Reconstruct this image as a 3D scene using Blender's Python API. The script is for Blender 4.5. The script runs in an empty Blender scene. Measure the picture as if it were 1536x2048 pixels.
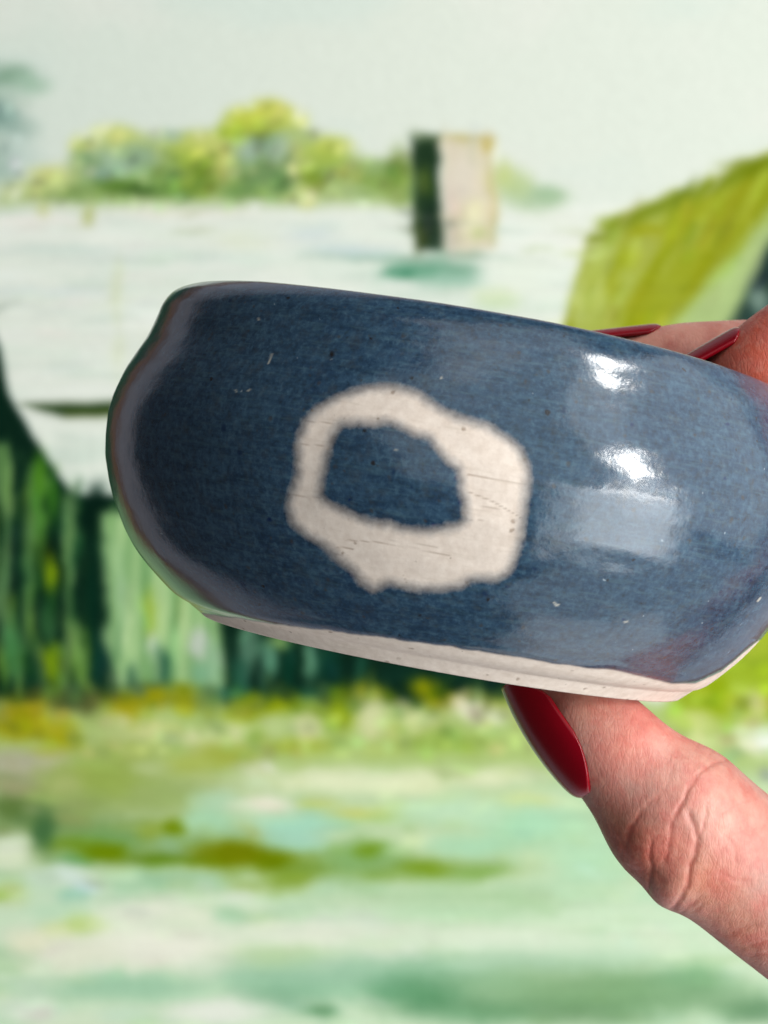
import bpy, bmesh, math
import numpy as np
from mathutils import Vector, Matrix, Quaternion

# ------------------------------------------------------------------ camera / light
FPX = 3880.0                       # focal length measured in pixels of the 1536 x 2048 photograph
CAMZ = 1.40                        # the camera is held 1.4 m above the floor
MM = 0.001
scene = bpy.context.scene
col = scene.collection

cam_d = bpy.data.cameras.new('camera')
cam = bpy.data.objects.new('camera', cam_d); col.objects.link(cam)
cam.location = (0, 0, CAMZ); cam.rotation_euler = (math.radians(90), 0, 0)
cam_d.sensor_fit = 'VERTICAL'; cam_d.sensor_height = 36.0; cam_d.sensor_width = 27.0
cam_d.lens = 36.0 * FPX / 2048.0
cam_d.clip_start = 0.01; cam_d.clip_end = 50
cam_d.dof.use_dof = True; cam_d.dof.focus_distance = 0.221; cam_d.dof.aperture_fstop = cam_d.lens / 1.6
scene.camera = cam

world = bpy.data.worlds.new('World'); scene.world = world; world.use_nodes = True
bg = world.node_tree.nodes['Background']
bg.inputs[0].default_value = (0.95, 0.96, 1.0, 1); bg.inputs[1].default_value = 0.055

BC = Vector((0.010, 0.242, CAMZ + 0.002))     # middle of the dish, the lamps are aimed at it
def lamp(name, direction, dist, sx, sy, radiance, color, roll=0.0):
    d = Vector(direction).normalized()
    l = bpy.data.lights.new(name, 'AREA'); l.shape = 'RECTANGLE'; l.size = sx; l.size_y = sy
    l.energy = radiance * math.pi * sx * sy; l.color = color
    o = bpy.data.objects.new(name, l); col.objects.link(o)
    o.location = BC + d * dist
    o.rotation_euler = (d.to_track_quat('Z', 'Y') @ Quaternion((0, 0, 1), math.radians(roll))).to_euler()
    return o
lamp('window_light',      (0.69, -0.69, -0.42), 1.5, 1.30, 1.10, 3.2, (0.93, 0.98, 1.0), 6)
lamp('window_pane_light', (0.72, -0.66, -0.38), 1.46, 0.90, 0.85, 3.4, (0.93, 0.98, 1.0), -4)
lamp('window_edge_light', (0.75, -0.63, -0.09), 1.42, 0.60, 0.085, 15, (1.0, 0.99, 0.96), -8)  # thin lamp bar added for the bright streak atop the window's reflection
lamp('side_glint_light', (0.70, -0.595, 0.17), 1.40, 0.15, 0.42, 54, (1.0, 0.985, 0.95), 24)  # small unseen lamp added for the slanting hot highlight on the glaze
lamp('upper_glint_light', (0.80, -0.47, 0.98), 1.5, 0.22, 0.18, 60, (1.0, 0.985, 0.95), 10)  # small unseen lamp added for the hot highlight below the rim
lamp('curtain_light',     (1.0, -0.20, 0.28), 2.2, 3.4, 3.3, 1.85, (0.97, 0.985, 1.0))
lamp('overhead_fill',     (0.20, -0.40, 1.00), 2.0, 1.6, 1.0, 1.1, (1.0, 0.98, 0.95))  # soft fill added overhead to brighten the painting and the fingers
lamp('room_light',        (0.20, -1.0, 0.42), 2.2, 3.4, 3.0, 1.0, (0.88, 0.96, 1.0))
lamp('low_right_fill',       (0.62, -0.10, -0.85), 1.6, 2.0, 1.8, 0.95, (0.93, 0.97, 1.0))  # dim lamp added below right, veils the lower glaze with sheen
lamp('table_bounce',      (0.30, 0.20, -0.93), 0.9, 0.66, 0.56, 1.0, (1.0, 0.95, 0.93))

vs = scene.view_settings
vs.view_transform = 'Standard'; vs.look = 'None'; vs.exposure = -0.40; vs.gamma = 1.0; vs.use_curve_mapping = False
scene.cycles.use_denoising = True

# ------------------------------------------------------------------ helpers
def P(px, py, d):
    """point (mm, camera frame: x right, y away, z up) seen at photo pixel px,py at depth d mm"""
    return np.array([(px - 768.0) / FPX * d, d, (1024.0 - py) / FPX * d])

def to_px(co):
    """camera-frame mm -> photo pixels"""
    d = np.maximum(co[:, 1], 1.0)
    return 768.0 + co[:, 0] / d * FPX, 1024.0 - co[:, 2] / d * FPX

def sstep(a, b, x):
    t = np.clip((x - a) / (b - a), 0, 1)
    return t * t * (3 - 2 * t)

def lin(c):
    c = np.asarray(c, dtype=float) / 255.0
    return np.where(c <= 0.04045, c / 12.92, ((c + 0.055) / 1.055) ** 2.4)

def seg_dist(x, y, pts, closed=False):
    pts = np.asarray(pts, float); n = len(pts); best = np.full(x.shape, 1e18)
    for i in range(n if closed else n - 1):
        a = pts[i]; b = pts[(i + 1) % n]; d = b - a; L = max(d @ d, 1e-9)
        t = np.clip(((x - a[0]) * d[0] + (y - a[1]) * d[1]) / L, 0, 1)
        best = np.minimum(best, (x - a[0] - t * d[0]) ** 2 + (y - a[1] - t * d[1]) ** 2)
    return np.sqrt(best)

def inside(x, y, pts):
    pts = np.asarray(pts, float); n = len(pts); r = np.zeros(x.shape, bool)
    for i in range(n):
        a = pts[i]; b = pts[(i + 1) % n]
        if a[1] == b[1]: continue
        r ^= ((a[1] > y) != (b[1] > y)) & (x < (b[0] - a[0]) * (y - a[1]) / (b[1] - a[1]) + a[0])
    return r

def sdf(x, y, pts):
    d = seg_dist(x, y, pts, True)
    return np.where(inside(x, y, pts), -d, d)

_NT = {}
def vnoise(x, y, seed=0):
    """smooth value noise, 0..1"""
    rng = np.random.RandomState(seed) if seed not in _NT else None; N = 256; T = _NT.setdefault(seed, rng.rand(N, N) if seed not in _NT else None)
    xi = np.floor(x).astype(int); yi = np.floor(y).astype(int)
    fx = x - xi; fy = y - yi; fx = fx * fx * (3 - 2 * fx); fy = fy * fy * (3 - 2 * fy)
    a = T[xi % N, yi % N]; b = T[(xi + 1) % N, yi % N]; c = T[xi % N, (yi + 1) % N]; d = T[(xi + 1) % N, (yi + 1) % N]
    return (a * (1 - fx) + b * fx) * (1 - fy) + (c * (1 - fx) + d * fx) * fy

def fbm(x, y, seed=0, oct=4):
    s = 0; a = 0.5; t = 0
    for i in range(oct):
        s = s + a * vnoise(x * 2 ** i + 17.3 * i, y * 2 ** i + 5.1 * i, seed + i); t += a; a *= 0.5
    return s / t

def mesh_from(name, verts_mm, faces, mat, parent=None, loc=None, smooth=True):
    me = bpy.data.meshes.new(name)
    v = np.asarray(verts_mm, float) * MM
    f = np.asarray(faces, dtype=np.int32)
    me.vertices.add(len(v)); me.vertices.foreach_set('co', v.astype(np.float32).ravel())
    k = f.shape[1]
    me.loops.add(f.size); me.loops.foreach_set('vertex_index', f.ravel())
    me.polygons.add(len(f)); me.polygons.foreach_set('loop_start', np.arange(0, f.size, k, dtype=np.int32))
    me.polygons.foreach_set('loop_total', np.full(len(f), k, dtype=np.int32))
    me.update(calc_edges=True); me.validate()
    if smooth: me.polygons.foreach_set('use_smooth', np.ones(len(me.polygons), bool))
    me.materials.append(mat)
    o = bpy.data.objects.new(name, me); col.objects.link(o)
    if parent: o.parent = parent
    if loc is not None: o.location = loc
    return o

def set_attr(o, name, val):
    a = o.data.attributes.new(name, 'FLOAT', 'POINT'); a.data.foreach_set('value', np.asarray(val, np.float32))

def set_color(o, name, rgb):
    a = o.data.attributes.new(name, 'FLOAT_COLOR', 'POINT')
    c = np.ones((len(rgb), 4), np.float32); c[:, :3] = rgb; a.data.foreach_set('color', c.ravel())

def tag(o, label, cat, group=None):
    o['label'] = label; o['category'] = cat
    if group: o['group'] = group

def new_mat(name):
    m = bpy.data.materials.new(name); m.use_nodes = True
    nt = m.node_tree; return m, nt, nt.nodes['Principled BSDF']

def node(nt, typ, **kw):
    n = nt.nodes.new(typ)
    for k, v in kw.items():
        if k.startswith('i_'): n.inputs[k[2:].replace('_', ' ')].default_value = v
        else: setattr(n, k, v)
    return n

def mixc(nt, fac, a, b, blend='MIX'):
    n = nt.nodes.new('ShaderNodeMix'); n.data_type = 'RGBA'; n.blend_type = blend
    for sock, v in ((n.inputs[0], fac), (n.inputs[6], a), (n.inputs[7], b)):
        if hasattr(v, 'links'): nt.links.new(v, sock)
        elif isinstance(v, (int, float)): sock.default_value = v
        else: sock.default_value = (*v, 1) if len(v) == 3 else v
    return n.outputs[2]

def ramp(nt, src, stops):
    r = nt.nodes.new('ShaderNodeValToRGB'); nt.links.new(src, r.inputs[0])
    while len(r.color_ramp.elements) < len(stops): r.color_ramp.elements.new(0.5)
    for e, (p, c) in zip(r.color_ramp.elements, stops):
        e.position = p; e.color = (c, c, c, 1) if isinstance(c, (int, float)) else (*c, 1)
    return r.outputs[0]

def math_n(nt, op, a, b=None, c=None, clamp=False):
    n = nt.nodes.new('ShaderNodeMath'); n.operation = op; n.use_clamp = clamp
    for i, v in enumerate((a, b, c)):
        if v is None: continue
        if hasattr(v, 'links'): nt.links.new(v, n.inputs[i])
        else: n.inputs[i].default_value = v
    return n.outputs[0]

def noise(nt, vec, scale, detail=3, rough=0.55):
    n = node(nt, 'ShaderNodeTexNoise', i_Scale=scale, i_Detail=detail, i_Roughness=rough)
    nt.links.new(vec, n.inputs['Vector']); return n.outputs['Fac']

# ------------------------------------------------------------------ the painting behind
PD = 800.0                                     # it hangs 0.8 m from the camera
STEP = 5.0
gx = np.arange(-900, 1966 + 1, STEP); gy = np.arange(-430, 2478 + 1, STEP)
X, Y = np.meshgrid(gx, gy)
# brushwork: every edge is dragged about by the bristles
WX = X + 10 * (fbm(X / 55, Y / 40, 3) - 0.5) * 2
WY = Y + 8 * (fbm(X / 45, Y / 50, 9) - 0.5) * 2
bris_h = fbm(X / 130, Y / 9, 21, 3); bris_v = fbm(X / 13, Y / 150, 31, 3)
img = np.zeros(X.shape + (3,)); img[:] = (225, 230, 217)

def lay(w, c):
    global img
    w = np.clip(w, 0, 1)[..., None]
    img = img * (1 - w) + np.asarray(c, float) * w

def window(x, y, r):
    i0 = max(int((y - r - gy[0]) / STEP), 0); i1 = min(int((y + r - gy[0]) / STEP) + 2, len(gy))
    j0 = max(int((x - r - gx[0]) / STEP), 0); j1 = min(int((x + r - gx[0]) / STEP) + 2, len(gx))
    return (slice(i0, max(i1, i0)), slice(j0, max(j1, j0)))

def dab(x, y, rx, ry, c, a=0.9, ang=0, soft=0.75):
    m = window(x, y, max(rx, ry) * 1.8 + 30)
    if X[m].size == 0: return
    dx = WX[m] - x; dy = WY[m] - y; t = math.radians(ang)
    u = (dx * math.cos(t) + dy * math.sin(t)) / rx; v = (-dx * math.sin(t) + dy * math.cos(t)) / ry
    d = np.sqrt(u * u + v * v) + 0.35 * (fbm(X[m] / 24, Y[m] / 24, int(x + 3 * y) % 97, 2) - 0.5)
    w = (a * (1 - sstep(1.0 - soft * 0.75, 1.0 + soft * 0.55, d)))[..., None]
    img[m] = img[m] * (1 - w) + np.asarray(c, float) * w

def loose_strokes(n, box, rx, ry, ang, seed, jit=0.12, a=0.75, reach=40, hue=8, skip=300, keep=0.6):
    rng = np.random.RandomState(seed); x0, x1, y0, y1 = box
    for k in range(n):
        x = rng.uniform(x0, x1); y = rng.uniform(y0, y1)
        sxp = int(np.clip((x + rng.normal(0, reach) - gx[0]) / STEP, 0, len(gx) - 1)); syp = int(np.clip((y + rng.normal(0, reach * 0.6) - gy[0]) / STEP, 0, len(gy) - 1))
        own = img[int(np.clip((y - gy[0]) / STEP, 0, len(gy) - 1)), int(np.clip((x - gx[0]) / STEP, 0, len(gx) - 1))]
        if own.min() > skip: continue
        c = (1 - keep) * img[syp, sxp] + keep * own
        c = np.clip(c * (1 + rng.normal(0, jit)) + rng.normal(0, hue, 3), 5, 245)
        dab(x, y, rng.uniform(0.5, 1.2) * rx, rng.uniform(0.6, 1.3) * ry, c, a, ang + rng.normal(0, 10), 0.7)

def poly(pts, c, soft=12, a=1.0, mod=None):
    d = sdf(0.45 * WX + 0.55 * X, 0.45 * WY + 0.55 * Y, pts); w = a * (1 - sstep(-soft, soft, d))
    if mod is not None: w = w * mod
    lay(w, c)

# sky wash
lay(sstep(900, -200, X) * 0.5 * (1 - sstep(300, 420, Y)), (214, 226, 214))
lay(0.6 * sstep(0.52, 0.75, fbm(X / 320, Y / 140, 5)) * (1 - sstep(300, 420, Y)), (216, 227, 216))
lay(0.6 * sstep(0.5, 0.8, fbm(X / 260, Y / 200, 6)) * (1 - sstep(300, 420, Y)), (231, 232, 221))
# far tree, upper left
for q in [(-60, 190, 80, 60, (130, 160, 140)), (20, 150, 48, 24, (128, 162, 135)), (62, 170, 34, 20, (165, 195, 170)), (8, 180, 34, 14, (190, 208, 192)),
          (4, 232, 40, 30, (118, 150, 140)), (32, 255, 42, 24, (155, 180, 166)), (22, 312, 55, 52, (188, 207, 196)), (0, 345, 34, 30, (172, 194, 180)),
          (45, 205, 20, 12, (200, 213, 198)), (-80, 300, 70, 60, (150, 175, 155))]:
    dab(*q[:4], q[4], 0.8, soft=1.2)
# lake
wl = sstep(398, 424, WY + 10 * (fbm(X / 90, Y / 300, 51) - .5)) * (1 - sstep(1380, 1420, Y))
lay(wl, (231, 235, 222))
lay(wl * 0.4 * sstep(0.5, 0.72, bris_h), (208, 221, 206))
lay(wl * 0.55 * sstep(0.52, 0.7, fbm(X / 200, Y / 22, 77)), (200, 215, 200))
lay(wl * 0.7 * sstep(0.5, 0.72, fbm(X / 240, Y / 26, 78)), (238, 240, 230))
for q in [(60, 440, 120, 10, (238, 232, 222)), (380, 425, 160, 8, (238, 229, 216)), (640, 430, 120, 8, (232, 234, 222)), (120, 500, 150, 10, (204, 217, 206)),
          (300, 520, 220, 10, (206, 219, 206)), (620, 470, 60, 18, (212, 222, 220)), (700, 500, 90, 9, (190, 205, 208)), (90, 585, 120, 9, (216, 225, 222)),
          (236, 580, 12, 60, (214, 221, 182)), (236, 700, 12, 60, (222, 228, 200)), (480, 480, 60, 20, (226, 231, 208)), (1080, 480, 120, 14, (238, 238, 226)),
          (1050, 560, 70, 60, (231, 236, 220)), (990, 600, 45, 22, (205, 222, 175)), (1100, 440, 60, 16, (232, 234, 220))]:
    dab(*q[:4], q[4], 0.7, soft=1.1)
for q in [(820, 517, 190, 6, (150, 182, 160), .8), (845, 540, 75, 20, (105, 160, 130), .9), (800, 549, 34, 11, (62, 132, 98), .85), (905, 560, 60, 20, (150, 188, 165), .85),
          (925, 540, 40, 12, (120, 165, 138), .7), (700, 512, 90, 5, (165, 190, 178), .7)]:
    dab(*q[:5], q[5], soft=0.9)
# bushes along the far shore
bush = [(95, 352, 46, 22, (207, 212, 135)), (70, 378, 48, 18, (192, 206, 132)), (20, 375, 30, 18, (205, 214, 165)), (165, 290, 24, 20, (190, 205, 105)),
 (235, 268, 42, 20, (202, 211, 125)), (250, 292, 40, 16, (188, 203, 135)), (182, 322, 36, 26, (142, 168, 115)), (240, 325, 58, 30, (162, 188, 165)),
 (200, 345, 30, 20, (142, 172, 152)), (285, 312, 42, 25, (150, 176, 142)), (345, 272, 32, 15, (172, 194, 172)), (350, 300, 34, 22, (168, 188, 120)), (390, 305, 58, 36, (172, 191, 85)),
 (405, 284, 52, 22, (203, 209, 122)), (398, 335, 44, 25, (118, 148, 52)), (442, 322, 26, 36, (206, 206, 122)), (320, 350, 40, 22, (130, 162, 92)), (275, 377, 56, 15, (62, 94, 44)),
 (228, 366, 42, 15, (98, 134, 58)), (160, 388, 50, 18, (128, 158, 92)), (350, 378, 52, 20, (108, 144, 74)), (398, 372, 54, 20, (125, 150, 58)),
 (465, 252, 30, 25, (180, 196, 62)), (500, 236, 46, 25, (200, 206, 82)), (536, 215, 38, 18, (212, 212, 92)), (572, 236, 38, 22, (206, 211, 104)),
 (520, 256, 40, 14, (178, 190, 72)), (526, 282, 26, 28, (106, 138, 112)), (498, 302, 26, 25, (165, 186, 168)), (552, 302, 24, 32, (172, 192, 174)),
 (520, 345, 44, 36, (118, 150, 98)), (560, 366, 26, 25, (82, 118, 72)), (482, 382, 44, 18, (118, 154, 88)), (590, 322, 16, 40, (208, 207, 145)),
 (645, 312, 52, 36, (170, 190, 85)), (662, 290, 46, 20, (196, 206, 102)), (624, 350, 28, 24, (126, 148, 46)), (662, 346, 42, 25, (148, 174, 108)),
 (610, 396, 22, 22, (216, 216, 142)), (702, 352, 34, 26, (170, 186, 112)), (748, 360, 44, 32, (138, 164, 84)), (762, 338, 40, 18, (150, 176, 120)),
 (712, 382, 44, 18, (168, 190, 130)), (800, 350, 30, 55, (120, 145, 65)), (800, 390, 30, 22, (150, 172, 100)), (540, 392, 50, 12, (150, 175, 110)),
 (1030, 372, 42, 38, (190, 206, 152)), (1066, 396, 62, 28, (180, 201, 165)), (1092, 388, 36, 16, (168, 194, 158)), (1010, 350, 20, 30, (198, 208, 140)),
 (180, 428, 12, 22, (194, 200, 140)), (90, 420, 14, 18, (206, 210, 152))]
poly([(-40, 408), (40, 372), (130, 350), (150, 296), (240, 262), (330, 275), (430, 262), (470, 225), (540, 203), (600, 238), (640, 285), (760, 328), (830, 330), (830, 408)], (168, 188, 118), 22, 0.9)
for q in bush: dab(*q[:4], q[4], 0.85, soft=1.0)
# little hut
poly([(884, 268), (985, 266), (990, 500), (890, 503)], (222, 212, 188), 8)
poly([(822, 276), (884, 268), (876, 330), (886, 502), (832, 500)], (44, 66, 44), 8)
for q in [(850, 272, 34, 10, (110, 130, 95)), (855, 320, 22, 35, (40, 62, 42)), (848, 360, 14, 30, (90, 110, 50)), (868, 450, 16, 50, (26, 48, 36)),
          (838, 470, 12, 40, (72, 84, 44)), (935, 275, 50, 10, (196, 186, 130)), (978, 285, 14, 22, (196, 176, 95)), (984, 400, 10, 90, (206, 196, 140)),
          (900, 420, 12, 80, (214, 198, 185)), (945, 430, 24, 35, (240, 234, 190)), (958, 468, 14, 14, (190, 198, 130)), (930, 350, 32, 40, (225, 215, 198)),
          (930, 510, 40, 8, (165, 180, 155))]:
    dab(*q[:4], q[4], 0.8, soft=0.8)
# green bank on the right
bank = [(1128, 660), (1150, 560), (1178, 470), (1240, 428), (1380, 375), (1536, 305), (1700, 230), (2000, 100), (2000, 900), (1100, 900)]
poly(bank, (156, 164, 48), 11)
bm_ = 1 - sstep(-10, 10, sdf(WX, WY, bank))
diag = fbm((X * 0.86 + Y * 0.5) / 24, (X * -0.5 + Y * 0.86) / 210, 41, 3)
lay(bm_ * 0.8 * sstep(0.5, 0.72, diag), (178, 188, 100)); lay(bm_ * 0.7 * sstep(0.5, 0.3, diag), (140, 146, 18))
edge = np.exp(-((seg_dist(WX, WY - 14, bank[2:8]) / 17) ** 2)); lay(edge * bm_ * 0.75, (112, 130, 28))
poly([(1330, 660), (1536, 420), (1640, 330), (1800, 300), (1900, 900), (1330, 900)], (178, 200, 148), 24, 0.85)
poly([(1440, 680), (1490, 590), (1536, 490), (1620, 360), (2000, 300), (2000, 900), (1440, 900)], (42, 62, 58), 16)
for q in [(1290, 462, 30, 14, (150, 152, 20)), (1215, 445, 30, 14, (150, 168, 60)), (1520, 600, 24, 30, (165, 188, 170)), (1250, 520, 26, 26, (160, 170, 40)), (1500, 330, 60, 14, (118, 132, 28)),
          (1200, 590, 20, 36, (196, 206, 120)), (1160, 610, 16, 40, (200, 210, 140))]:
    dab(*q[:4], q[4], 0.7, soft=1.0)
# dark reed bed on the left
poly([(-1000, 500), (-40, 600), (0, 700), (16, 786), (43, 829), (64, 868), (101, 925), (148, 991), (1180, 994), (1180, 1420), (-1000, 1420)], (18, 46, 34), 5)
poly([(40, 806), (640, 800), (640, 832), (120, 833)], (54, 76, 42), 7)
poly([(130, 822), (420, 822), (420, 834), (130, 834)], (72, 92, 30), 5, .8)
reed = sstep(900, 960, Y + 30 * (bris_v - .5)) * (1 - sstep(1370, 1420, WY)) * (X < 150 + 60)
reedm = (1 - sstep(-6, 8, sdf(WX, WY, [(-600, 880), (30, 890), (150, 1005), (165, 1060), (185, 1400), (-600, 1400)])))
lay(reedm * 0.85 * sstep(0.42, 0.62, bris_v), (104, 142, 84))
lay(reedm * 0.7 * sstep(0.56, 0.72, fbm(X / 16, Y / 110, 61, 2)), (120, 160, 62))
for q in [(14, 1000, 10, 100, (128, 165, 100)), (10, 1180, 12, 120, (112, 150, 98)), (45, 1080, 9, 160, (22, 55, 38)), (80, 960, 16, 60, (92, 150, 42)), (84, 1060, 12, 60, (110, 165, 66)),
          (100, 1150, 15, 46, (150, 176, 20)), (110, 1000, 12, 60, (66, 122, 40)), (140, 1120, 12, 140, (120, 160, 98)), (106, 1330, 19, 44, (140, 168, 12)), (64, 1340, 14, 70, (14, 48, 36)),
          (150, 1270, 12, 60, (128, 168, 92)), (100, 1240, 16, 40, (70, 120, 70)), (28, 1300, 16, 60, (70, 118, 78)), (190, 1030, 26, 60, (12, 38, 28)), (185, 1200, 12, 130, (14, 52, 38)), (195, 1320, 12, 60, (24, 70, 54))]:
    dab(*q[:4], q[4], 0.85, soft=0.8)
palem = (1 - sstep(-14, 10, sdf(WX, WY, [(205, 1030), (340, 1010), (440, 1160), (450, 1400), (218, 1385)])))
lay(palem * 0.95, (150, 188, 128)); lay(palem * 0.7 * sstep(0.48, 0.7, bris_v), (180, 208, 150)); lay(palem * 0.6 * sstep(0.45, 0.28, bris_v), (100, 150, 92))
for q in [(300, 1230, 13, 50, (168, 190, 76)), (305, 1290, 12, 26, (208, 218, 192)), (398, 1290, 20, 32, (200, 204, 196)), (330, 1335, 14, 34, (38, 88, 68)), (262, 1350, 14, 28, (60, 100, 76)),
          (370, 1240, 10, 60, (186, 210, 152)), (240, 1180, 10, 90, (165, 200, 150)), (425, 1330, 16, 50, (150, 186, 150)), (400, 1350, 18, 28, (130, 176, 140)), (500, 1290, 20, 50, (120, 165, 132)),
          (480, 1352, 20, 36, (52, 104, 82)), (536, 1322, 18, 40, (112, 162, 132)), (580, 1332, 14, 60, (16, 66, 50)), (622, 1320, 13, 44, (118, 168, 134)), (660, 1330, 24, 50, (18, 62, 50)),
          (620, 1390, 26, 16, (12, 68, 58)), (720, 1340, 14, 34, (40, 90, 70)), (560, 1285, 24, 16, (150, 185, 110)), (850, 1350, 120, 20, (22, 56, 44)), (300, 1372, 70, 12, (60, 92, 66)), (450, 1385, 60, 14, (50, 110, 92))]:
    dab(*q[:4], q[4], 0.85, soft=0.9)
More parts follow.
